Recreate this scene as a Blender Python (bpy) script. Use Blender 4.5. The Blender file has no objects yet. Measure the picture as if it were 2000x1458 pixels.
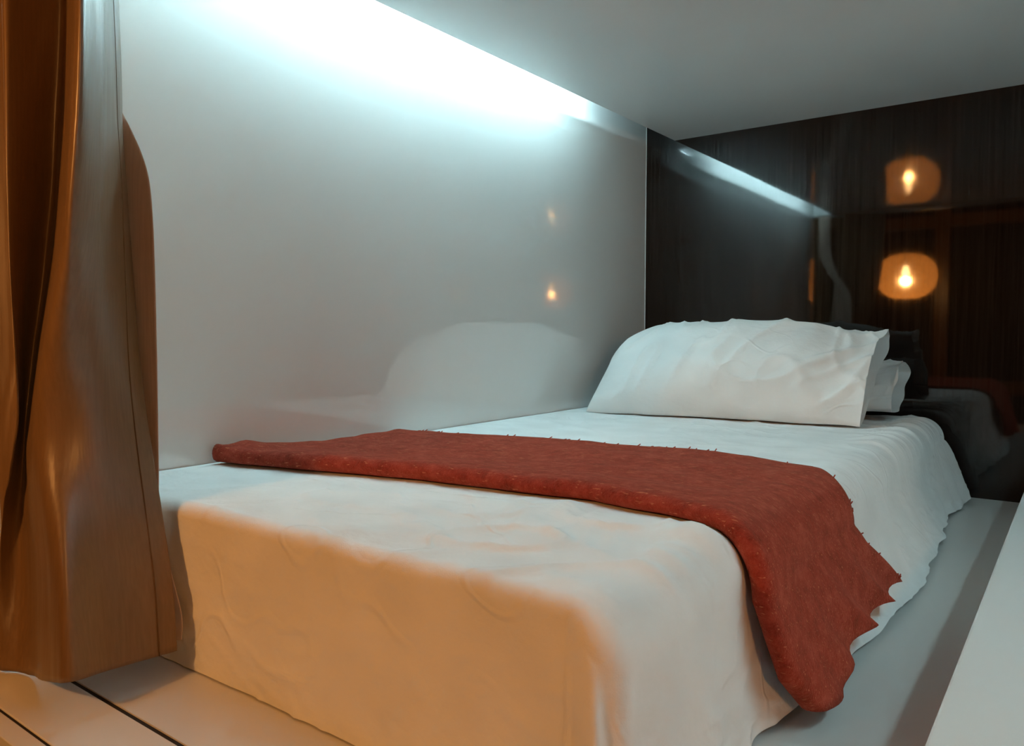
import bpy, bmesh, math, random
import numpy as np
from mathutils import Vector, noise as mn

random.seed(7)
scene = bpy.context.scene
COL = scene.collection

# ------------------------------------------------------------------ camera, world, exposure
cam_d = bpy.data.cameras.new('camera')
cam_d.sensor_width = 36.0
cam_d.lens = 1498.0 / 2000.0 * 36.0
cam_d.clip_start = 0.01
cam = bpy.data.objects.new('camera', cam_d)
COL.objects.link(cam)
cam.location = (0, 0, 0.457)
cam.rotation_euler = Vector((-0.5978, 0.7999, -0.0527)).to_track_quat('-Z', 'Y').to_euler()
scene.camera = cam

world = bpy.data.worlds.new('world')
scene.world = world
world.use_nodes = True
world.node_tree.nodes['Background'].inputs[0].default_value = (0.9, 0.75, 0.6, 1)
world.node_tree.nodes['Background'].inputs[1].default_value = 0.006

vs = scene.view_settings
vs.view_transform = 'Standard'
vs.look = 'None'
vs.gamma = 1.0
vs.use_curve_mapping = False
vs.exposure = 0.27
scene.cycles.use_guiding = True
scene.cycles.adaptive_threshold = 0.03
scene.cycles.use_volume_guiding = False
scene.cycles.max_bounces = 8
scene.cycles.diffuse_bounces = 5
scene.cycles.glossy_bounces = 4
scene.cycles.transmission_bounces = 2
scene.cycles.sample_clamp_indirect = 40.0      # keep the full light coming out of the cove

LED_STRENGTH = 650.0
LED_RIGHT_STRENGTH = 950.0
LED_COLOR = (0.56, 0.91, 1.0)
LANTERN_COLOR = (1.0, 0.47, 0.135)

# ------------------------------------------------------------------ key dimensions (metres)
XW = -1.2466      # left wall
YB = 2.45         # back wall
XR = 0.62         # right wall
ZC = 1.109        # ceiling underside
YE = 0.41         # front edge of the ceiling
XC = -1.140       # edge of the ceiling panel beside the light cove
ZT = 0.224        # mattress top

# ------------------------------------------------------------------ helpers
def link(o, parent=None):
    COL.objects.link(o)
    if parent: o.parent = parent
    return o

def mesh_obj(name, verts, faces, mat, parent=None, smooth=False):
    me = bpy.data.meshes.new(name)
    me.from_pydata([tuple(v) for v in verts], [], faces)
    me.update()
    if smooth:
        me.polygons.foreach_set('use_smooth', [True] * len(me.polygons))
    me.materials.append(mat)
    return link(bpy.data.objects.new(name, me), parent)

def bm_obj(name, bm, mat, parent=None, smooth=False):
    bmesh.ops.recalc_face_normals(bm, faces=bm.faces)
    me = bpy.data.meshes.new(name)
    bm.to_mesh(me); bm.free()
    if smooth:
        me.polygons.foreach_set('use_smooth', [True] * len(me.polygons))
    me.materials.append(mat)
    return link(bpy.data.objects.new(name, me), parent)

def add_box(bm, lo, hi, bevel=0.0, seg=2):
    r = bmesh.ops.create_cube(bm, size=1.0)
    vsx = r['verts']
    for v in vsx:
        v.co = Vector([(lo[i] + hi[i]) / 2 + v.co[i] * (hi[i] - lo[i]) for i in range(3)])
    if bevel > 0:
        es = list({e for v in vsx for e in v.link_edges})
        bmesh.ops.bevel(bm, geom=es, offset=bevel, segments=seg, affect='EDGES', profile=0.5)

def box(name, lo, hi, mat, parent=None, bevel=0.0):
    bm = bmesh.new(); add_box(bm, lo, hi, bevel)
    return bm_obj(name, bm, mat, parent)

def struct(o):
    o['kind'] = 'structure'; return o

def tag(o, label, cat, group=None):
    o['label'] = label; o['category'] = cat
    if group: o['group'] = group
    return o

def empty(name, loc):
    o = bpy.data.objects.new(name, None)
    o.location = loc; o.empty_display_size = 0.05
    return link(o)

def child(o, parent):
    o.parent = parent
    o.matrix_parent_inverse.identity()
    return o

def tube(bm, pts, rad, n=10, close=False):
    rings = []
    m = len(pts)
    for i, p in enumerate(pts):
        p = Vector(p)
        a = Vector(pts[(i - 1) % m] if (close or i > 0) else pts[0])
        b = Vector(pts[(i + 1) % m] if (close or i < m - 1) else pts[-1])
        d = (b - a).normalized()
        up = Vector((0, 0, 1)) if abs(d.z) < 0.9 else Vector((1, 0, 0))
        s = d.cross(up).normalized(); t = s.cross(d)
        rings.append([bm.verts.new(p + s * rad * math.cos(2 * math.pi * k / n) + t * rad * math.sin(2 * math.pi * k / n)) for k in range(n)])
    for i in range(m if close else m - 1):
        r0, r1 = rings[i], rings[(i + 1) % m]
        for k in range(n):
            bm.faces.new((r0[k], r0[(k + 1) % n], r1[(k + 1) % n], r1[k]))
    if not close:
        bm.faces.new(rings[0][::-1]); bm.faces.new(rings[-1])

def grid_faces(nu, nv, off=0, wrap_u=False):
    f = []
    for i in range(nu if wrap_u else nu - 1):
        for j in range(nv - 1):
            i2 = (i + 1) % nu
            f.append((off + i * nv + j, off + i2 * nv + j, off + i2 * nv + j + 1, off + i * nv + j + 1))
    return f

def nz(x, y, z=0.0):
    return mn.noise((x, y, z))

def ridge(x, y, z=0.0):
    """narrow crease ridges, 0..1"""
    return max(0.0, 1.0 - abs(mn.noise((x, y, z))) * 5.0) ** 2

def sstep(a, b, x):
    t = min(1.0, max(0.0, (x - a) / (b - a)))
    return t * t * (3 - 2 * t)

# ------------------------------------------------------------------ materials
def new_mat(name):
    m = bpy.data.materials.new(name); m.use_nodes = True
    nt = m.node_tree
    return m, nt, nt.nodes['Principled BSDF']

def N(nt, t, **kw):
    n = nt.nodes.new(t)
    for k, v in kw.items():
        if k in n.inputs: n.inputs[k].default_value = v
        else: setattr(n, k, v)
    return n

def coords(nt, scale):
    tc = nt.nodes.new('ShaderNodeTexCoord')
    mp = nt.nodes.new('ShaderNodeMapping')
    mp.inputs['Scale'].default_value = scale
    nt.links.new(tc.outputs['Object'], mp.inputs['Vector'])
    return mp.outputs['Vector']

def noise_tex(nt, vec, scale, detail=4.0, rough=0.55):
    n = N(nt, 'ShaderNodeTexNoise')
    n.inputs['Scale'].default_value = scale
    n.inputs['Detail'].default_value = detail
    n.inputs['Roughness'].default_value = rough
    nt.links.new(vec, n.inputs['Vector'])
    return n.outputs['Fac']

def ramp(nt, fac, stops):
    r = nt.nodes.new('ShaderNodeValToRGB')
    el = r.color_ramp.elements
    while len(el) < len(stops): el.new(0.5)
    for e, (p, c) in zip(el, stops):
        e.position = p; e.color = (*c, 1)
    nt.links.new(fac, r.inputs['Fac'])
    return r.outputs['Color']

def bump(nt, bsdf, fac, strength, dist):
    b = nt.nodes.new('ShaderNodeBump')
    b.inputs['Strength'].default_value = strength
    b.inputs['Distance'].default_value = dist
    nt.links.new(fac, b.inputs['Height'])
    nt.links.new(b.outputs['Normal'], bsdf.inputs['Normal'])
    return b

def laminate(name, col, rough, ior=1.55):
    m, nt, b = new_mat(name)
    v = coords(nt, (1, 1, 1))
    c = ramp(nt, noise_tex(nt, v, 3.0, 0), [(0.3, tuple(x * 0.97 for x in col)), (0.7, col)])
    nt.links.new(c, b.inputs['Base Color'])
    b.inputs['Roughness'].default_value = rough
    b.inputs['IOR'].default_value = ior
    return m

M_WALL = laminate('white_gloss_laminate', (0.76, 0.75, 0.735), 0.03, 1.9)
M_CEIL = laminate('white_satin_laminate', (0.74, 0.75, 0.745), 0.05, 1.5)
M_FLOOR = laminate('white_platform_board', (0.70, 0.69, 0.67), 0.28, 1.45)
M_LEDGE = laminate('white_ledge_board', (0.74, 0.735, 0.72), 0.30, 1.45)
M_SILL = laminate('cream_sill_board', (0.74, 0.72, 0.68), 0.22, 1.45)
M_TRIM = laminate('white_edge_trim', (0.82, 0.82, 0.80), 0.35, 1.45)

def wood_dark():
    m, nt, b = new_mat('dark_gloss_wood')
    v = coords(nt, (1, 1, 0.02))
    f = noise_tex(nt, v, 150.0, 3, 0.65)
    c = ramp(nt, f, [(0.30, (0.0035, 0.0022, 0.0018)), (0.52, (0.010, 0.0060, 0.0046)), (0.75, (0.022, 0.0125, 0.009))])
    nt.links.new(c, b.inputs['Base Color'])
    b.inputs['IOR'].default_value = 1.6
    r = nt.nodes.new('ShaderNodeMapRange')
    r.inputs['To Min'].default_value = 0.02; r.inputs['To Max'].default_value = 0.06
    nt.links.new(f, r.inputs['Value'])
    nt.links.new(r.outputs['Result'], b.inputs['Roughness'])
    v2 = coords(nt, (1, 1, 0.25))
    bump(nt, b, noise_tex(nt, v2, 7.0, 0), 0.03, 0.006)
    return m
M_WOOD = wood_dark()

def cloth_white():
    m, nt, b = new_mat('white_cotton')
    v = coords(nt, (1, 1, 1))
    c = ramp(nt, noise_tex(nt, v, 14.0, 0), [(0.3, (0.795, 0.80, 0.795)), (0.7, (0.845, 0.85, 0.845))])
    nt.links.new(c, b.inputs['Base Color'])
    b.inputs['Roughness'].default_value = 0.85
    b.inputs['Specular IOR Level'].default_value = 0.25
    b.inputs['Sheen Weight'].default_value = 0.08
    w1 = noise_tex(nt, v, 22.0, 3, 0.6)
    w2 = noise_tex(nt, v, 600.0, 0)
    mx = N(nt, 'ShaderNodeMath', operation='MULTIPLY_ADD')
    mx.inputs[1].default_value = 0.03
    nt.links.new(w2, mx.inputs[0]); nt.links.new(w1, mx.inputs[2])
    # sharp narrow creases where a stretched noise crosses its middle value
    cr = noise_tex(nt, coords(nt, (1.0, 1.6, 1.2)), 7.0, 1, 0.5)
    sb = N(nt, 'ShaderNodeMath', operation='SUBTRACT'); sb.inputs[1].default_value = 0.5
    nt.links.new(cr, sb.inputs[0])
    ab = N(nt, 'ShaderNodeMath', operation='ABSOLUTE'); nt.links.new(sb.outputs[0], ab.inputs[0])
    mr = nt.nodes.new('ShaderNodeMapRange'); mr.interpolation_type = 'SMOOTHSTEP'
    mr.inputs['From Min'].default_value = 0.0; mr.inputs['From Max'].default_value = 0.035
    mr.inputs['To Min'].default_value = 0.45; mr.inputs['To Max'].default_value = 0.0
    nt.links.new(ab.outputs[0], mr.inputs['Value'])
    pm = noise_tex(nt, coords(nt, (1, 1, 1)), 4.0, 0)
    pmr = ramp(nt, pm, [(0.42, (0, 0, 0)), (0.62, (1, 1, 1))])
    ml = N(nt, 'ShaderNodeMath', operation='MULTIPLY')
    nt.links.new(mr.outputs[0], ml.inputs[0]); nt.links.new(pmr, ml.inputs[1])
    ad = N(nt, 'ShaderNodeMath', operation='ADD')
    nt.links.new(mx.outputs[0], ad.inputs[0]); nt.links.new(ml.outputs[0], ad.inputs[1])
    bump(nt, b, ad.outputs[0], 0.42, 0.007)
    return m
M_COTTON = cloth_white()

def cloth_red():
    m, nt, b = new_mat('red_woven_wool')
    v = coords(nt, (1, 1, 1))
    big = noise_tex(nt, v, 40.0, 4, 0.75)
    c1 = ramp(nt, big, [(0.28, (0.20, 0.022, 0.014)), (0.5, (0.37, 0.044, 0.027)), (0.75, (0.55, 0.105, 0.065))])
    vf = coords(nt, (75, 330, 330))
    fl = noise_tex(nt, vf, 1.0, 1)
    fm = ramp(nt, fl, [(0.655, (0, 0, 0)), (0.72, (1, 1, 1))])
    mix = nt.nodes.new('ShaderNodeMix'); mix.data_type = 'RGBA'
    nt.links.new(fm, mix.inputs[0]); nt.links.new(c1, mix.inputs[6])
    mix.inputs[7].default_value = (0.62, 0.20, 0.10, 1)
    nt.links.new(mix.outputs[2], b.inputs['Base Color'])
    b.inputs['Roughness'].default_value = 0.95
    b.inputs['Specular IOR Level'].default_value = 0.1
    b.inputs['Sheen Weight'].default_value = 0.40
    b.inputs['Sheen Tint'].default_value = (0.9, 0.35, 0.22, 1)
    wv = noise_tex(nt, coords(nt, (1, 1, 1)), 260.0, 4, 0.7)
    wr = noise_tex(nt, coords(nt, (0.5, 1, 1)), 45.0, 3, 0.6)
    add = N(nt, 'ShaderNodeMath', operation='ADD')
    nt.links.new(wv, add.inputs[0]); nt.links.new(wr, add.inputs[1])
    bump(nt, b, add.outputs[0], 0.85, 0.006)
    return m
M_RED = cloth_red()

def satin(name, col, col2, rough, aniso, spec, metallic=0.0):
    m, nt, b = new_mat(name)
    v = coords(nt, (1, 1, 0.05))
    c = ramp(nt, noise_tex(nt, v, 240.0, 2, 0.6), [(0.3, col), (0.7, col2)])
    nt.links.new(c, b.inputs['Base Color'])
    b.inputs['Roughness'].default_value = rough
    b.inputs['Specular IOR Level'].default_value = spec
    b.inputs['Metallic'].default_value = metallic
    b.inputs['Sheen Weight'].default_value = 0.05
    bump(nt, b, noise_tex(nt, v, 320.0, 0), 0.10, 0.002)
    return m
M_SATIN = satin('gold_brown_satin', (0.175, 0.100, 0.044), (0.205, 0.118, 0.055), 0.35, 0.5, 0.65, 0.0)
M_LINING = satin('beige_curtain_lining', (0.50, 0.38, 0.31), (0.58, 0.45, 0.37), 0.85, 0, 0.2)
M_SEAM = satin('brown_stitching', (0.10, 0.055, 0.025), (0.13, 0.07, 0.03), 0.8, 0, 0.2)

def plain(name, col, rough, metallic=0.0):
    m, nt, b = new_mat(name)
    v = coords(nt, (1, 1, 1))
    c = ramp(nt, noise_tex(nt, v, 12.0, 3), [(0.3, tuple(x * 0.9 for x in col)), (0.7, col)])
    nt.links.new(c, b.inputs['Base Color'])
    b.inputs['Roughness'].default_value = rough
    b.inputs['Metallic'].default_value = metallic
    return m
M_DARKHALL = plain('dark_hall_panel', (0.020, 0.013, 0.009), 0.6)
M_HALLFLOOR = plain('dark_hall_floor', (0.035, 0.022, 0.014), 0.5)
M_FRAME = plain('varnished_frame_wood', (0.20, 0.105, 0.05), 0.3)
M_METAL = plain('brushed_steel', (0.5, 0.5, 0.5), 0.35, 1.0)
M_BLACK = plain('black_cable', (0.012, 0.011, 0.010), 0.6)
M_GROOVE = plain('dark_joint_filler', (0.014, 0.009, 0.006), 0.8)

def emit(name, col, s):
    m = bpy.data.materials.new(name); m.use_nodes = True
    nt = m.node_tree; nt.nodes.clear()
    e = nt.nodes.new('ShaderNodeEmission'); o = nt.nodes.new('ShaderNodeOutputMaterial')
    e.inputs['Color'].default_value = (*col, 1); e.inputs['Strength'].default_value = s
    nt.links.new(e.outputs[0], o.inputs[0])
    return m
M_LED = emit('cool_white_diodes', LED_COLOR, LED_STRENGTH)
M_LED_R = emit('cool_white_diodes_right', LED_COLOR, LED_RIGHT_STRENGTH)
M_BULB = emit('warm_bulb_glow', (1.0, 0.55, 0.2), 70.0)

def shade_mat():
    m = bpy.data.materials.new('woven_rattan_shade'); m.use_nodes = True
    nt = m.node_tree; nt.nodes.clear()
    o = nt.nodes.new('ShaderNodeOutputMaterial')
    tl = nt.nodes.new('ShaderNodeBsdfTranslucent'); tl.inputs[0].default_value = (0.80, 0.50, 0.24, 1)
    df = nt.nodes.new('ShaderNodeBsdfDiffuse'); df.inputs[0].default_value = (0.42, 0.24, 0.11, 1)
    tr = nt.nodes.new('ShaderNodeBsdfTransparent')
    m1 = nt.nodes.new('ShaderNodeMixShader'); m1.inputs[0].default_value = 0.45
    nt.links.new(tl.outputs[0], m1.inputs[1]); nt.links.new(df.outputs[0], m1.inputs[2])
    v = coords(nt, (1, 1, 1))
    w = noise_tex(nt, v, 260.0, 0)
    rp = ramp(nt, w, [(0.46, (0.30,) * 3), (0.56, (0.85,) * 3)])
    m2 = nt.nodes.new('ShaderNodeMixShader')
    nt.links.new(rp, m2.inputs[0])
    nt.links.new(m1.outputs[0], m2.inputs[1]); nt.links.new(tr.outputs[0], m2.inputs[2])
    nt.links.new(m2.outputs[0], o.inputs[0])
    return m
M_SHADE = shade_mat()

# ------------------------------------------------------------------ the capsule shell
struct(box('floor', (XW, 0.4465, -0.03), (XR, YB, 0.0), M_FLOOR))
struct(box('trim_1', (XW - 0.6, 0.3575, -0.03), (XR + 0.6, 0.4405, 0.0), M_SILL, bevel=0.0012))
struct(box('trim_2', (XW - 0.6, 0.331, -0.03), (XR + 0.6, 0.3540, -0.0005), M_SILL, bevel=0.0012))
t3 = struct(box('trim_3', (XW - 0.6, 0.340, -0.034), (XR + 0.6, 0.460, -0.0302), M_GROOVE))
box('joint_strip', (XW - 0.6, 0.4407, -0.0302), (XR + 0.6, 0.4463, -0.0018), M_GROOVE, t3)   # dark filler in the joints
box('joint_strip', (XW - 0.6, 0.3542, -0.0302), (XR + 0.6, 0.3573, -0.0018), M_GROOVE, t3)
struct(box('wall_left', (XW - 0.04, 0.36, 0.0), (XW, YB + 0.04, 1.27), M_WALL))
struct(box('wall_back', (XW, YB, -0.03), (XR, YB + 0.04, 1.27), M_WOOD))
struct(box('wall_right', (XR, 0.36, 0.0), (XR + 0.04, YB + 0.04, 1.27), M_WALL))
struct(box('ceiling', (XC, YE, ZC), (XR - 0.106, YB, ZC + 0.008), M_CEIL))
struct(box('trim_4', (XW, YE, 1.24), (XR, YB, 1.27), M_CEIL))                     # roof of the light cove
struct(box('trim_5', (XW + 0.0002, YB - 0.0022, 0.0), (XW + 0.0017, YB, 1.18), M_TRIM))   # thin corner bead
struct(box('light_baffle_1', (XC + 0.004, 1.925, ZC + 0.008), (-0.95, YB, 1.24), M_CEIL))           # added unseen block, cuts the cove light off before the back wall
struct(box('light_baffle_2', (XW, 1.925, 1.180), (XC + 0.004, YB, 1.24), M_CEIL))  # added filler above the slot, sharpens where the lit band ends
struct(box('light_lip', (XR - 0.112, YE, ZC + 0.008), (XR - 0.106, YB, ZC + 0.030), M_CEIL))        # added unseen lip, keeps the right strip's direct light off the lower wall
wf = struct(box('wall_front', (XW - 0.6, 0.37, ZC), (XR + 0.6, YE, 1.90), M_CEIL))
struct(box('wall_base', (XW - 0.6, 0.345, -0.60), (XR + 0.6, 0.37, -0.034), M_DARKHALL))
jm = struct(box('wall_jamb', (XW - 0.6, 0.365, 0.0), (XW - 0.04, 0.41, ZC), M_CEIL))
ledge = box('side_ledge', (-0.1010, 0.4465, 0.0), (XR, YB, 0.100), M_LEDGE, bevel=0.003)
tag(ledge, 'low white ledge running along the bunk floor at the right edge', 'ledge')

# hallway behind the camera (seen mirrored in the dark wood)
struct(box('floor_hallway', (-3.2, -1.50, -0.64), (3.2, 0.345, -0.60), M_HALLFLOOR))
struct(box('ceiling_hallway', (-3.2, -1.50, 1.90), (3.2, 0.41, 1.94), M_DARKHALL))
wo = struct(box('wall_opposite', (-3.2, -1.54, -0.60), (3.2, -1.50, 1.90), M_DARKHALL))
for x0 in (-2.75, -0.90, 0.95, 2.8):
    box('frame_post', (x0, -1.50, -0.60), (x0 + 0.10, -1.43, 1.90), M_FRAME, wo, bevel=0.004)
for z0 in (0.02, 1.22):
    for x0 in (-2.65, -0.80, 1.05):
        box('frame_beam', (x0, -1.50, z0), (x0 + 1.75, -1.44, z0 + 0.09), M_FRAME, wo, bevel=0.004)

# ------------------------------------------------------------------ LED strip in the cove
def led_strip(x, y0, y1, sgn, mat, label):
    led = empty('led_strip', (x, (y0 + y1) / 2, ZC + 0.008))
    h = (y1 - y0) / 2
    band = [(sgn * 0.0065, -h, 0.003), (sgn * 0.0065, h, 0.003), (sgn * 0.0065, h, 0.012), (sgn * 0.0065, -h, 0.012)]
    child(mesh_obj('diode_band', band, [(0, 3, 2, 1) if sgn < 0 else (0, 1, 2, 3)], mat), led)
    child(box('strip_backing', (-0.006, -h - 0.01, 0.0), (0.006, h + 0.01, 0.014), M_METAL), led)
    tag(led, label, 'light strip', 'cool light strips in the ceiling slots')
led_strip(-1.066, 0.62, 1.88, -1, M_LED, 'cool white light strip hidden in the slot above the glossy wall')
led_strip(0.440, 0.50, 1.45, 1, M_LED_R, 'cool white light strip in the ceiling slot over the right ledge')

# ------------------------------------------------------------------ lanterns in the hallway
def lantern(name, x, y, z, watts, label):
    root = empty(name, (x, y, z))
    a, h = 0.175, 0.145
    nu, nv = 40, 24
    vv = []
    for i in range(nu):
        for j in range(nv):
            ph = math.radians(-80 + 160 * j / (nv - 1)); th = 2 * math.pi * i / nu
            c = abs(math.cos(ph)) ** 0.85; s = math.copysign(abs(math.sin(ph)) ** 0.9, ph)
            rr = a * c * (1 + 0.012 * math.cos(20 * th))
            vv.append((rr * math.cos(th), rr * math.sin(th), h * s))
    child(mesh_obj('lamp_shade', vv, grid_faces(nu, nv, 0, True), M_SHADE, smooth=True), root)
    for zz in (-0.98, 0.98):
        bm = bmesh.new()
        r = a * math.cos(math.radians(78)) ** 0.85
        tube(bm, [(r * math.cos(t * math.pi / 12), r * math.sin(t * math.pi / 12), h * zz) for t in range(24)], 0.003, 6, True)
        child(bm_obj('shade_ring', bm, M_FRAME, smooth=True), root)
    bm = bmesh.new()
    prof = [(0.0, -0.018), (0.012, -0.016), (0.021, -0.006), (0.0225, 0.006), (0.019, 0.018), (0.0125, 0.034), (0.0115, 0.045)]
    ring = []
    for r, zz in prof:
        ring.append([bm.verts.new((r * math.cos(k * math.pi / 8), r * math.sin(k * math.pi / 8), zz + 0.022)) for k in range(16)] if r > 0 else [bm.verts.new((0, 0, zz + 0.022))])
    for k in range(16):
        bm.faces.new((ring[0][0], ring[1][k], ring[1][(k + 1) % 16]))
    for q in range(1, len(prof) - 1):
        for k in range(16):
            bm.faces.new((ring[q][k], ring[q][(k + 1) % 16], ring[q + 1][(k + 1) % 16], ring[q + 1][k]))
    child(bm_obj('bulb', bm, M_BULB, smooth=True), root)
    bm = bmesh.new(); tube(bm, [(0, 0, 0.066), (0, 0, 0.115)], 0.014, 12)
    child(bm_obj('bulb_socket', bm, M_BLACK, smooth=True), root)
    bm = bmesh.new(); tube(bm, [(0, 0, 0.115), (0, 0, 0.6), (0, 0, 1.90 - z - 0.012)], 0.003, 6)
    child(bm_obj('cord', bm, M_BLACK, smooth=True), root)
    bm = bmesh.new(); tube(bm, [(0, 0, 1.90 - z - 0.03), (0, 0, 1.90 - z)], 0.045, 20)
    child(bm_obj('ceiling_rose', bm, M_BLACK), root)
    ld = bpy.data.lights.new('lantern_light', 'POINT')
    ld.energy = watts; ld.color = LANTERN_COLOR; ld.shadow_soft_size = 0.028
    lo = bpy.data.objects.new('lantern_light', ld); lo.location = (0, 0, -0.03)
    link(lo, root)
    tag(root, label, 'pendant lamp', 'woven lanterns hanging in the hallway')
    return root
lantern('pendant_lantern', -0.926, -0.52, 0.814, 25.0, 'round woven lantern mirrored in the dark glossy wood panel')
lantern('pendant_lantern', 1.141, -0.52, 0.806, 28.0, 'woven lantern showing as a small warm spot on the glossy wall')

# ------------------------------------------------------------------ bed: mattress and sheet
bed = empty('bed', (-0.77, 1.46, 0.0))
tag(bed, 'single mattress on the bunk floor covered by a draped white sheet', 'bed')
BX, BY = -0.77, 1.46
XS, RS = -0.298, 0.058         # outer right side under the rounding, edge radius
YF, YH = 0.553, 2.405          # foot side, head side

o = box('mattress', (XW + 0.012, YF + 0.012, 0.004), (XS - 0.012, YH - 0.012, ZT - 0.012), M_COTTON, bevel=0.045)
for v in o.data.vertices: v.co -= Vector((BX, BY, 0))
child(o, bed)

NEAR = [(-1.25, .752), (-1.21, .758), (-.83, .848), (-.53, .878), (-.415, .866), (-.335, .845), (-.288, .822)]
FAR = [(-1.25, 1.215), (-.92, 1.322), (-.537, 1.347), (-.344, 1.305), (-.290, 1.262)]
def lin(tab, x):
    return float(np.interp(x, [t[0] for t in tab], [t[1] for t in tab]))

def sheet_top(x, y):
    """height of the sheet's upper side over ZT"""
    z = 0.003 * nz(x * 2.2, y * 2.0, 1.3) + 0.0012 * nz(x * 6, y * 5, 4.0)
    yn, yf = lin(NEAR, x), lin(FAR, x)
    under = sstep(yn - 0.03, yn + 0.04, y) * (1 - sstep(yf - 0.04, yf + 0.01, y))
    free = 1 - under
    # tugged cloth between the throw and the right foot corner
    m = math.exp(-((x + 0.47) / 0.22) ** 2 - ((y - 0.72) / 0.17) ** 2)
    q = nz(x * 4, y * 4, 8) * 0.5
    z += free * m * (0.0075 * ridge(x * 6.0 + q + y * 2.5, y * 7.5 - x * 6.0 + q, 2.0) + 0.004 * ridge(x * 12 + q, y * 5 + x * 7 + q, 6.0) + 0.003 * nz(x * 11, y * 11, 3))
    # fine long creases all over
    z += free * (0.0026 * ridge(x * 3.0 + y * 2.0 + q, y * 7.0 + q, 9.0) + 0.0024 * ridge(x * 9 - y * 3 + q, y * 5 + x * 3, 5.0))
    # lifted puffs along the near side of the throw, right part
    m2 = math.exp(-((y - (yn - 0.035)) / 0.035) ** 2) * sstep(-0.62, -0.42, x)
    z += m2 * 0.016 * (0.5 + 0.9 * nz(x * 14, 1.7, 0.0))
    # tension creases at the right top edge near the pillow
    m3 = sstep(-0.44, -0.36, x) * sstep(1.55, 1.75, y)
    z += m3 * 0.007 * ridge(x * 6 + y * 5, y * 15 - x * 13, 6.0)
    return z * sstep(XW, XW + 0.05, x) * (0.35 + 0.65 * free)

RF = 0.019                     # edge radius along the foot
def build_sheet():
    xi, yi0, yi1 = XS - RS, YF + RF, YH - RS
    q = np.concatenate([np.linspace(0, 1, 20)[1:], 1 + np.linspace(0, 1, 40)[1:]])   # 0..1 rounding, 1..2 hanging
    ax = [(x, 0.0) for x in np.linspace(XW + 0.004, xi, 190)] + [(xi, t) for t in q]
    by = [(yi0, -t) for t in q[::-1]] + [(y, 0.0) for y in np.linspace(yi0, yi1, 380)] + [(yi1, t) for t in q[::2]]
    V = []
    for cx_, dx in ax:
        for cy_, dy in by:
            top = sheet_top(cx_, cy_)
            L0 = math.hypot(dx, dy)
            if L0 < 1e-9:
                V.append((cx_, cy_, ZT + top)); continue
            L = max(abs(dx), abs(dy)); ux, uy = dx / L0, dy / L0
            r = RS * ux * ux + (RF if uy < 0 else RS) * uy * uy
            dmax = ZT - r - 0.002
            if L < 1:
                th = L * math.pi / 2; out = r * math.sin(th); dn = r * (1 - math.cos(th)); fr = 0.0
            else:
                fr = L - 1; out = r; dn = r + fr * dmax
            f = dn / ZT
            ang = math.atan2(max(ux, 0.0), -uy) if uy < 0 else math.pi / 2
            # running position along the hem, foot side then right side
            per = (cx_ - xi) + ang * 0.10 + (cy_ - yi0) + max(0.0, uy) * 0.12
            side = max(0.0, ux); foot = max(0.0, -uy) * (1 - side)
            corner = math.exp(-((ang - 0.75) / 0.42) ** 2) if uy < 0 and ux > 0 else 0.0
            ws = 0.55 * nz(per * 3.2, 0.4, 2.0) + 0.45 * nz(per * 8.5, 1.4, 2.0) + 0.25 * nz(per * 19, 2.4, 7.0)
            calm = 1 - 0.75 * (sstep(0.80, 0.88, cy_) * (1 - sstep(1.42, 1.52, cy_)))
            hc = sstep(2.05, 2.33, cy_)
            base = float(np.interp(cy_, [0.55, 0.82, 0.95, 1.15, 1.40, 1.60, 1.85, 2.15, 2.35], [0.012, 0.017, 0.034, 0.055, 0.072, 0.074, 0.056, 0.044, 0.058]))
            flare = side * (base + 0.024 * ws * calm) * fr ** (1.8 - 1.1 * hc)
            flare += foot * (0.004 * math.sin(per * 5 + 1) + 0.007 * nz(per * 4.5, f * 2.0, 5.0)) * fr
            flare += corner * (0.012 * math.sin(ang * 8.5 + 0.9) + 0.006 * nz(ang * 5, 1.0, 2.0) + 0.010) * fr ** 0.7
            bow = fr * (1 - fr * 0.3)
            flare += bow * (0.0045 * ridge(per * 5 + f * 3.0, f * 2.0 - per * 3, 3.0) + 0.003 * ridge(per * 9 - f * 4, f * 3.4 + per * 2, 6.0) + 0.002 * nz(per * 14, f * 7, 1.0))
            out += flare
            lift = side * 0.018 * max(0, 0.35 + nz(per * 5.0, 3.3, 0)) + corner * 0.006
            z = ZT - dn + top * max(0, 1 - f * 1.6) + lift * fr ** 3
            V.append((cx_ + ux * out, min(YB - 0.004, cy_ + uy * out), max(0.0015, z)))
    V = [(x - BX, y - BY, z) for x, y, z in V]
    ob = mesh_obj('sheet', V, grid_faces(len(ax), len(by)), M_COTTON, smooth=True)
    child(ob, bed)
build_sheet()

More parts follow.
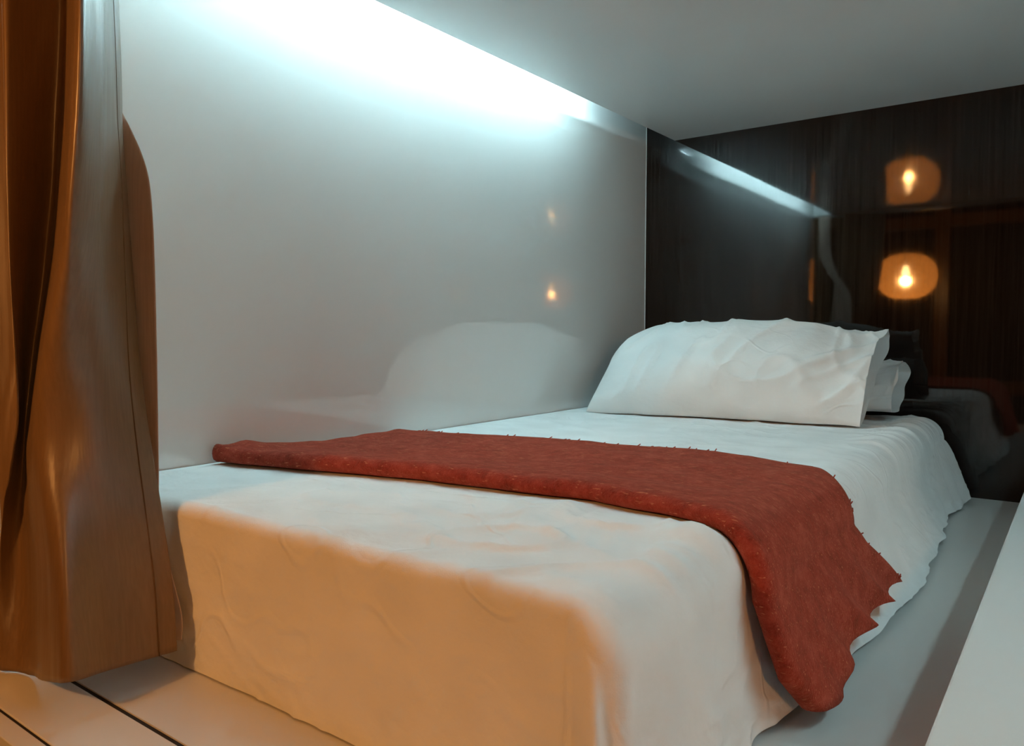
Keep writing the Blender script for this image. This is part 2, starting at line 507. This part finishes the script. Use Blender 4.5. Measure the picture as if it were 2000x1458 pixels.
# ------------------------------------------------------------------ red throw
def build_throw():
    root = empty('throw_blanket', (-0.75, 1.06, ZT))
    tag(root, 'folded brick red woven throw laid across the bed', 'blanket')
    r = RS + 0.010
    x0 = -1.226; xi = XS - RS
    topl = xi - x0; arc = r * math.pi / 2; hang = 0.165
    nl, ns = 210, 92
    ell = list(np.concatenate([np.linspace(0, topl, 120), topl + np.linspace(0, arc + hang, nl - 120 + 1)[1:]]))
    near_h = [(0.0, .822), (0.05, .829), (0.11, .842), (0.165, .885)]
    far_h = [(0.0, 1.262), (0.04, 1.266), (0.165, 1.355)]
    P = []          # section loops
    nb, nc = 40, 10
    for l in ell:
        if l <= topl:
            x = x0 + l; d = 0; th = 0.0
            yn, yf = lin(NEAR, x), lin(FAR, x)
        else:
            q = l - topl; th = min(q, arc) / r
            d = max(0.0, q - arc)
            x = xi + r * math.sin(th)
            xx = min(x, -0.288)
            yn, yf = lin(NEAR, xx), lin(FAR, xx)
            if d > 0:
                yn, yf = lin(near_h, d), lin(far_h, d)
        loop = []
        def pt(s, off):
            """s 0..1 from near to far edge; off = height over the bed surface"""
            y = yn + (yf - yn) * s
            w = 0.0025 * nz(x * 7, y * 7, 2.2) + 0.0012 * nz(x * 22, y * 20, 5.0)
            if l <= topl:
                endf = max(0, 1 - l / 0.10)
                z = ZT + 0.004 + max(0, 0.4 * sheet_top(x, y)) + off + w * (off > 0.004)
                z += off / 0.02 * 0.010 * endf * (0.6 + nz(y * 17, 0.3, 1.0))
                z += (off > 0.004) * 0.0022 * math.sin(y * 38 + 5 * nz(x * 1.4, y * 1.5, 3)) * (0.5 + nz(x * 3, y * 3, 8))
                jag = 0.010 * nz(y * 30, 4.4, 0) * max(0, 1 - l / 0.04)
                return (x + jag, y + 0.004 * nz(x * 12, s * 2, 9), z)
            fr = d / hang
            # pleats of the hanging end
            pl = 0.010 * math.sin(s * 26.0 + 2.2 - 3.0 * fr * s) * sstep(0.12, 0.3, s) + 0.004 * nz(s * 9, fr * 1.5, 3.0)
            roll = 0.024 * math.exp(-((s - 0.11) / 0.10) ** 2)
            out = r + off + w * 0.7 + fr ** 0.8 * (0.026 + 0.026 * sstep(0.1, 0.4, s) + pl * (0.4 + 0.6 * fr) + roll * fr)
            if d > 0:
                return (xi + out, y + 0.004 * fr * math.cos(s * 26.0) * sstep(0.12, 0.3, s), ZT + 0.002 - r - d * (0.80 - 0.15 * sstep(0.17, 0.42, s) - 0.02 * math.sin(s * 26 + 1) * sstep(0.12, 0.3, s)))
            k = r + off + w * 0.7
            return (xi + k * math.sin(th), y, ZT + 0.003 - r + k * math.cos(th) + max(0, 0.4 * sheet_top(xi, y)) * math.cos(th))
        T0, T1 = 0.026, 0.009
        tk = lambda s: T1 + (T0 - T1) * math.exp(-(s / 0.30) ** 2)
        rs = T0 / 2 / (yf - yn)
        for i in range(nb):                      # underside, far -> near
            s = 1 - (1 - rs) * i / (nb - 1); loop.append(pt(s, 0.0))
        for i in range(1, nc):                   # rolled near edge
            a = math.pi * i / nc
            loop.append(pt(rs - rs * math.sin(a), T0 / 2 - T0 / 2 * math.cos(a)))
        for i in range(nb):                      # upper side, near -> far
            s = rs + (1 - rs) * i / (nb - 1); loop.append(pt(s, tk(s) if s > rs else T0))
        P.append(loop)
    n = len(P[0]); V = []
    for lp in P: V += lp
    F = []
    for i in range(len(P) - 1):
        for j in range(n):
            j2 = (j + 1) % n
            F.append((i * n + j, i * n + j2, (i + 1) * n + j2, (i + 1) * n + j))
    # close both ends with strips between the upper and lower side
    for i, flip in ((0, False), (len(P) - 1, True)):
        b = i * n
        for j in range(n // 2):
            q = (b + j, b + (n - 1 - j), b + (n - 2 - j), b + j + 1)
            if len(set(q)) < 4: continue
            F.append(q if not flip else q[::-1])
    rx, ry, rz = root.location
    ob = mesh_obj('throw_cloth', [(x - rx, y - ry, z - rz) for x, y, z in V], F, M_RED, smooth=True)
    child(ob, root)
    bm = bmesh.new(); bm.from_mesh(ob.data); bmesh.ops.recalc_face_normals(bm, faces=bm.faces); bm.to_mesh(ob.data); bm.free()
    # short loose thread tufts along the far edge
    bm = bmesh.new()
    for i, lp in enumerate(P):
        if random.random() > 0.16 or i < 4: continue
        p = Vector(lp[-1]); 
        d = Vector((random.uniform(-.3, .3), 1.0, random.uniform(-.1, .5))).normalized()
        tube(bm, [p - d * 0.003 - Vector((rx, ry, rz)), p + d * 0.002 - Vector((rx, ry, rz)), p + d * random.uniform(.004, .007) - Vector((rx, ry, rz))], 0.0011, 5)
    fr = bm_obj('thread_fringe', bm, M_RED, smooth=True); fr['kind'] = 'stuff'
    child(fr, root)
build_throw()

# ------------------------------------------------------------------ pillows
def pillow(name, label, origin, ex, ey, W, H, T, mouth, seed, flat=1.0, wr=1.0, round_l=0.03, shear=0.0):
    """origin = middle of the lower long edge; ex along the length, ey up the slope"""
    ex = Vector(ex).normalized(); ey = Vector(ey); ey = (ey - ex * ey.dot(ex)).normalized(); en = ex.cross(ey).normalized()
    root = empty(name, origin)
    tag(root, label, 'pillow', 'white pillows at the head of the bed')
    nu, nv = 110, 72
    def thick(u, v):
        a = max(0.0, 1 - abs(u) ** 2.6); b = max(0.0, 1 - abs(v) ** 2.4)
        t = T * (a ** 0.45) * (b ** 0.5)
        if mouth and u > 0.55:
            k = sstep(0.55, 1.0, u)
            t = t * (1 - k) + k * mouth * max(0.0, 1 - abs(v) ** 2.0) ** 0.7
        return t
    def pos(u, v, side):
        su = u; sv = v
        x = W / 2 * su * (1 - 0.035 * (1 - abs(sv) ** 2) * (0.25 if (mouth and u > 0) else 1.0))
        y = H / 2 * (1 + sv * (1 - 0.05 * (1 - abs(su) ** 2)))
        x += shear * sstep(0.1, 1.0, u) * (v + 1) / 2
        if u < -0.45:
            k = ((-u - 0.45) / 0.55) ** 2
            y -= round_l * k * sstep(-0.2, 1.0, v)
        if mouth and u > 0.8:
            x += 0.010 * nz(v * 2.1, seed, 3.0) * (u - 0.8) / 0.2
        t = thick(u, v)
        e = min(1.0, 6 * min(1 - abs(u) + (0.15 if mouth and u > 0 else 0), 1 - abs(v)))
        q = 0.6 * nz(x * 3, y * 3, seed)
        w = 0.009 * nz(x * 5, y * 6, seed) + 0.010 * ridge(x * 3.4 + y * 1.7 + q, y * 5.0 - x * 3.0 + q, seed + 2) \
            + 0.008 * ridge(x * 7.0 - y * 4.0 + q, y * 3 + x * 8.0 + q, seed + 5)
        # pulls running out of the right end
        kr = sstep(0.25, 0.9, u)
        w += kr * 0.009 * ridge(x * 2.5 + q, (y - 0.1) * 9 - x * 7, seed + 9)
        wave = 0.006 * nz(x * 7, seed, 1.5) * (1 - e)
        if side > 0: n = t * 0.62 + w * wr * e + wave
        else: n = -t * 0.38 * flat + wave - 0.0015
        yw = 0.006 * nz(x * 9, seed + 4, 0.2) * (abs(v) ** 6)
        return (ex * x + ey * (y + yw) + en * n)
    V = []
    for side in (1, -1):
        for i in range(nu):
            for j in range(nv):
                uu = -1 + 2 * i / (nu - 1); vv_ = -1 + 2 * j / (nv - 1)
                uu = math.sin(uu * math.pi / 2 * 0.8) / math.sin(math.pi / 2 * 0.8)
                vv_ = math.sin(vv_ * math.pi / 2 * 0.8) / math.sin(math.pi / 2 * 0.8)
                V.append(pos(uu, vv_, side))
    m = nu * nv
    F = grid_faces(nu, nv, 0) + [f[::-1] for f in grid_faces(nu, nv, m)]
    for i in range(nu - 1):
        F.append((i * nv, m + i * nv, m + (i + 1) * nv, (i + 1) * nv))
        F.append((i * nv + nv - 1, (i + 1) * nv + nv - 1, m + (i + 1) * nv + nv - 1, m + i * nv + nv - 1))
    for j in range(nv - 1):
        F.append((j, j + 1, m + j + 1, m + j))
        if not mouth:
            b = (nu - 1) * nv
            F.append((b + j, m + b + j, m + b + j + 1, b + j + 1))
    case = mesh_obj('pillowcase', V, F, M_COTTON, smooth=True)
    child(case, root)
    if mouth:
        VI = []; nn = 24
        for side in (1, -1):
            for i in range(nn):
                for j in range(nn):
                    u = -0.9 + 1.78 * i / (nn - 1); v = -0.94 + 1.88 * j / (nn - 1)
                    a = max(0.0, 1 - abs(u / 0.88) ** 4) ** 0.5; b = max(0, 1 - abs(v / 0.94) ** 3) ** 0.55
                    t = min(T * a * b, thick(u, v)) * 0.8
                    VI.append(ex * (W / 2 * u) + ey * (H / 2 * (1 + v * 0.95)) + en * (t * (0.60 if side > 0 else -0.36 * flat)))
        mm = nn * nn
        FI = grid_faces(nn, nn, 0) + [f[::-1] for f in grid_faces(nn, nn, mm)]
        b = (nn - 1) * nn
        for j in range(nn - 1): FI.append((b + j, mm + b + j, mm + b + j + 1, b + j + 1))
        child(mesh_obj('inner_pillow', VI, FI, M_COTTON, smooth=True), root)
    return root

pillow('pillow', 'plump white pillow leaning on top with its open case end showing',
       (-0.792, 1.942, ZT + 0.006), (0.717, 0.085, 0.0), (-0.02, 0.275, 0.205), 0.725, 0.370, 0.190, 0.110, 3.1, 0.55, 1.0, 0.10, 0.042)
pillow('pillow', 'white pillow lying flat behind the leaning pillow against dark wood',
       (-0.745, 2.155, ZT + 0.036), (0.70, 0.01, 0.0), (0.0, 0.265, 0.085), 0.705, 0.278, 0.140, 0.105, 11.7, 1.0, 0.7)

# ------------------------------------------------------------------ curtain
CUR = [
 [(-1.0514, 0.392, 1.0637), (-1.0556, 0.468, 1.1045), (-0.8808, 0.402, 1.0032), (-0.9272, 0.447, 1.0442), (-1.0483, 0.528, 1.1326)],
 [(-1.0662, 0.392, 0.8598), (-1.0703, 0.468, 0.8866), (-0.8927, 0.402, 0.8193), (-0.939, 0.447, 0.8463), (-1.0526, 0.528, 0.9025)],
 [(-1.0616, 0.39, 0.7059), (-1.0911, 0.464, 0.7261), (-0.9113, 0.402, 0.6848), (-0.9439, 0.447, 0.6994), (-1.0507, 0.528, 0.7332)],
 [(-1.0631, 0.388, 0.5511), (-1.1237, 0.458, 0.5603), (-0.9514, 0.402, 0.5456), (-0.9592, 0.447, 0.5496), (-1.0363, 0.528, 0.5606)],
 [(-1.0468, 0.386, 0.4258), (-1.1383, 0.442, 0.4225), (-1.0, 0.4, 0.4264), (-0.9798, 0.447, 0.4255), (-1.0189, 0.528, 0.4226)],
 [(-1.0532, 0.39, 0.3306), (-1.128, 0.425, 0.3208), (-1.0404, 0.4, 0.3305), (-0.9879, 0.445, 0.3299), (-1.0012, 0.528, 0.3199)],
 [(-1.1622, 0.405, 0.2164), (-1.1577, 0.428, 0.2126), (-0.9944, 0.394, 0.2421), (-0.9737, 0.442, 0.236), (-0.9798, 0.528, 0.2189)],
 [(-1.1716, 0.402, 0.1103), (-1.1461, 0.428, 0.1084), (-0.9656, 0.391, 0.1551), (-0.9615, 0.446, 0.141), (-0.951, 0.528, 0.1208)],
 [(-1.1629, 0.395, -0.0161), (-1.1006, 0.412, -0.0064), (-0.9431, 0.388, 0.048), (-0.9519, 0.448, 0.0406), (-0.9458, 0.528, 0.0383)],
]
def catmull(p, t):
    n = len(p) - 1
    x = min(max(t, 0), 1) * n; i = min(int(x), n - 1); f = x - i
    p0, p1, p2, p3 = p[max(i - 1, 0)], p[i], p[i + 1], p[min(i + 2, n)]
    return 0.5 * ((2 * p1) + (p2 - p0) * f + (2 * p0 - 5 * p1 + 4 * p2 - p3) * f * f + (3 * p1 - p0 - 3 * p2 + p3) * f ** 3)

def build_curtain():
    root = empty('curtain', (-1.05, 0.42, 0.0))
    tag(root, 'gold brown satin curtain drawn aside at the left end of the bunk', 'curtain')
    off = Vector(root.location)
    ztop = 1.090
    cols = []
    zz = [r[0][2] for r in CUR]
    zlev = [1.09, 0.88, 0.72, 0.55, 0.42, 0.33, 0.22, 0.12, 0.0]
    cols.append([(-1.236, 0.430, z) for z in zlev])
    cols.append([(-1.200, 0.462 - 0.02 * (z < 0.4), z) for z in zlev])
    for c in range(5):
        cols.append([r[c] for r in CUR])
    nu, nv = 150, 130
    # each column as smooth x(z), y(z)
    def col_at(c, t):
        ps = cols[c]
        za = np.array([p[2] for p in ps][::-1]); xa = np.array([p[0] for p in ps][::-1]); ya = np.array([p[1] for p in ps][::-1])
        hem = max(0.004, za[0]) if c >= 2 else 0.004
        z = hem + (ztop - hem) * t
        return (np.interp(z, za, xa), np.interp(z, za, ya), z)
    tt = np.linspace(0, 1, nv)
    C = np.zeros((len(cols), nv, 3))
    for c in range(len(cols)):
        for j, t in enumerate(tt):
            C[c, j] = col_at(c, t)
        for _ in range(24):      # soften the kinks along the height
            C[c, 1:-1, :2] = 0.25 * C[c, :-2, :2] + 0.5 * C[c, 1:-1, :2] + 0.25 * C[c, 2:, :2]
    V = []
    for i in range(nu):
        s = i / (nu - 1)
        for j in range(nv):
            P = [C[c, j] for c in range(len(cols))]
            p = catmull(P, s)
            zc = p[2]
            y = p[1] + 0.004 * nz(p[0] * 14, zc * 3, 1.0) + 0.0015 * nz(p[0] * 50, zc * 6, 4.0)
            y += 0.006 * nz(s * 9, zc * 4.5, 7.0) * (1 - sstep(0.0, 0.35, zc)) * (s < 0.97)
            x = p[0] + (0.003 * nz(zc * 8, 2.0, s * 3) if s > 0.6 else 0)
            V.append(Vector((max(x, XW + 0.006), y, max(p[2], 0.003))) - off)
    front = mesh_obj('front_drape', V, grid_faces(nu, nv), M_SATIN, smooth=True)
    front.modifiers.new('thickness', 'SOLIDIFY').thickness = 0.0016
    child(front, root)
    # stitched side seam near the free edge
    i = int(nu * 0.945)
    bm = bmesh.new()
    tube(bm, [V[i * nv + j] + Vector((0.0006, -0.0009, 0)) for j in range(0, nv)], 0.0009, 6)
    child(bm_obj('side_seam', bm, M_SEAM, smooth=True), root)
    # rear fold of the same curtain, seen from its pale lining
    REAR = [
     [(-1.0876, 0.53, 0.7811), (-1.0753, 0.533, 0.7796), (-1.0776, 0.536, 0.7808), (-1.0816, 0.539, 0.7822), (-1.0962, 0.542, 0.7856), (-1.1356, 0.544, 0.7932)],
     [(-1.0886, 0.53, 0.7639), (-1.0733, 0.533, 0.762), (-1.0729, 0.536, 0.7626), (-1.0755, 0.539, 0.7638), (-1.09, 0.542, 0.7669), (-1.1292, 0.544, 0.7741)],
     [(-1.0895, 0.53, 0.7467), (-1.0667, 0.533, 0.7437), (-1.0593, 0.536, 0.7431), (-1.0583, 0.539, 0.7436), (-1.0725, 0.542, 0.7466), (-1.111, 0.544, 0.7532)],
     [(-1.0905, 0.53, 0.7294), (-1.0606, 0.533, 0.7255), (-1.047, 0.536, 0.7241), (-1.0427, 0.539, 0.724), (-1.0567, 0.542, 0.7267), (-1.0945, 0.544, 0.7329)],
     [(-1.0915, 0.53, 0.7121), (-1.0552, 0.533, 0.7075), (-1.0359, 0.536, 0.7054), (-1.0287, 0.539, 0.7049), (-1.0425, 0.542, 0.7074), (-1.0798, 0.544, 0.7131)],
     [(-1.0926, 0.53, 0.6926), (-1.0504, 0.533, 0.6876), (-1.026, 0.536, 0.685), (-1.0163, 0.539, 0.6842), (-1.03, 0.542, 0.6865), (-1.0667, 0.544, 0.6917)],
     [(-1.0939, 0.53, 0.6703), (-1.0422, 0.533, 0.6647), (-1.017, 0.536, 0.6622), (-1.0068, 0.539, 0.6614), (-1.0204, 0.542, 0.6635), (-1.0567, 0.544, 0.6681)],
     [(-1.0958, 0.53, 0.6353), (-1.0358, 0.533, 0.6297), (-1.0107, 0.536, 0.6276), (-1.0006, 0.539, 0.627), (-1.0141, 0.542, 0.6288), (-1.0502, 0.544, 0.6326)],
     [(-1.0998, 0.53, 0.5646), (-1.0324, 0.533, 0.5608), (-1.0074, 0.536, 0.5595), (-0.9973, 0.539, 0.5592), (-1.0107, 0.542, 0.5602), (-1.0468, 0.544, 0.5625)],
     [(-1.108, 0.53, 0.4207), (-1.0326, 0.533, 0.4222), (-1.0073, 0.536, 0.4226), (-0.9971, 0.539, 0.4227), (-1.0106, 0.542, 0.4224), (-1.047, 0.544, 0.4216)],
     [(-1.1163, 0.53, 0.2735), (-1.0355, 0.533, 0.2812), (-1.01, 0.536, 0.2834), (-0.9996, 0.539, 0.284), (-1.0132, 0.542, 0.2823), (-1.0499, 0.544, 0.2783)],
     [(-1.121, 0.53, 0.1911), (-1.0367, 0.533, 0.2027), (-1.0109, 0.536, 0.2059), (-1.0005, 0.539, 0.2068), (-1.0141, 0.542, 0.2043), (-1.051, 0.544, 0.1985)],
     [(-1.1248, 0.53, 0.1228), (-1.0151, 0.533, 0.1421), (-0.9899, 0.536, 0.146), (-0.9797, 0.539, 0.1471), (-0.993, 0.542, 0.1439), (-1.0291, 0.544, 0.1369)],
     [(-1.1292, 0.53, 0.0461), (-0.9849, 0.533, 0.0775), (-0.9605, 0.536, 0.082), (-0.9506, 0.539, 0.0834), (-0.9635, 0.542, 0.0796), (-0.9986, 0.544, 0.0712)],
     [(-1.1314, 0.53, 0.0075), (-0.9865, 0.533, 0.0419), (-0.962, 0.536, 0.0469), (-0.9521, 0.539, 0.0483), (-0.965, 0.542, 0.0442), (-1.0002, 0.544, 0.0349)],
    ]
    # upper part: the lining slips in behind the front drape and runs on to the rail
    up = []
    for z, dx in ((1.085, -0.045), (0.95, -0.045), (0.85, -0.030)):
        up.append([(x + dx, y - 0.004, z) for x, y, _ in REAR[0]])
    rows = up + REAR
    nr, nc2 = 90, 26
    VR = []
    for i in range(nr):
        for j in range(nc2):
            r2 = [catmull([np.array(rr[k]) for rr in rows], i / (nr - 1)) for k in range(6)] if j == 0 else r2
            p = catmull(r2, j / (nc2 - 1))
            VR.append(Vector(p) - off)
    rear = mesh_obj('rear_fold', VR, grid_faces(nr, nc2), M_LINING, smooth=True)
    rear['label'] = 'pale beige lining of the curtain folded behind'
    rear.modifiers.new('thickness', 'SOLIDIFY').thickness = 0.0016
    child(rear, root)
    return root
build_curtain()
rail = empty('curtain_rail', (0, 0.425, 1.09))
bm = bmesh.new(); tube(bm, [(XW + 0.002, 0.0, 0.006), (XR - 0.002, 0.0, 0.006)], 0.008, 12)
child(bm_obj('rail_rod', bm, M_METAL, smooth=True), rail)
for k in range(7):
    bm = bmesh.new(); add_box(bm, (XW + 0.02 + k * 0.30, -0.006, 0.006), (XW + 0.032 + k * 0.30, 0.006, 0.019), 0.001)
    child(bm_obj('rail_bracket', bm, M_METAL), rail)
tag(rail, 'slim metal curtain rail under the front edge of the ceiling', 'curtain rail')
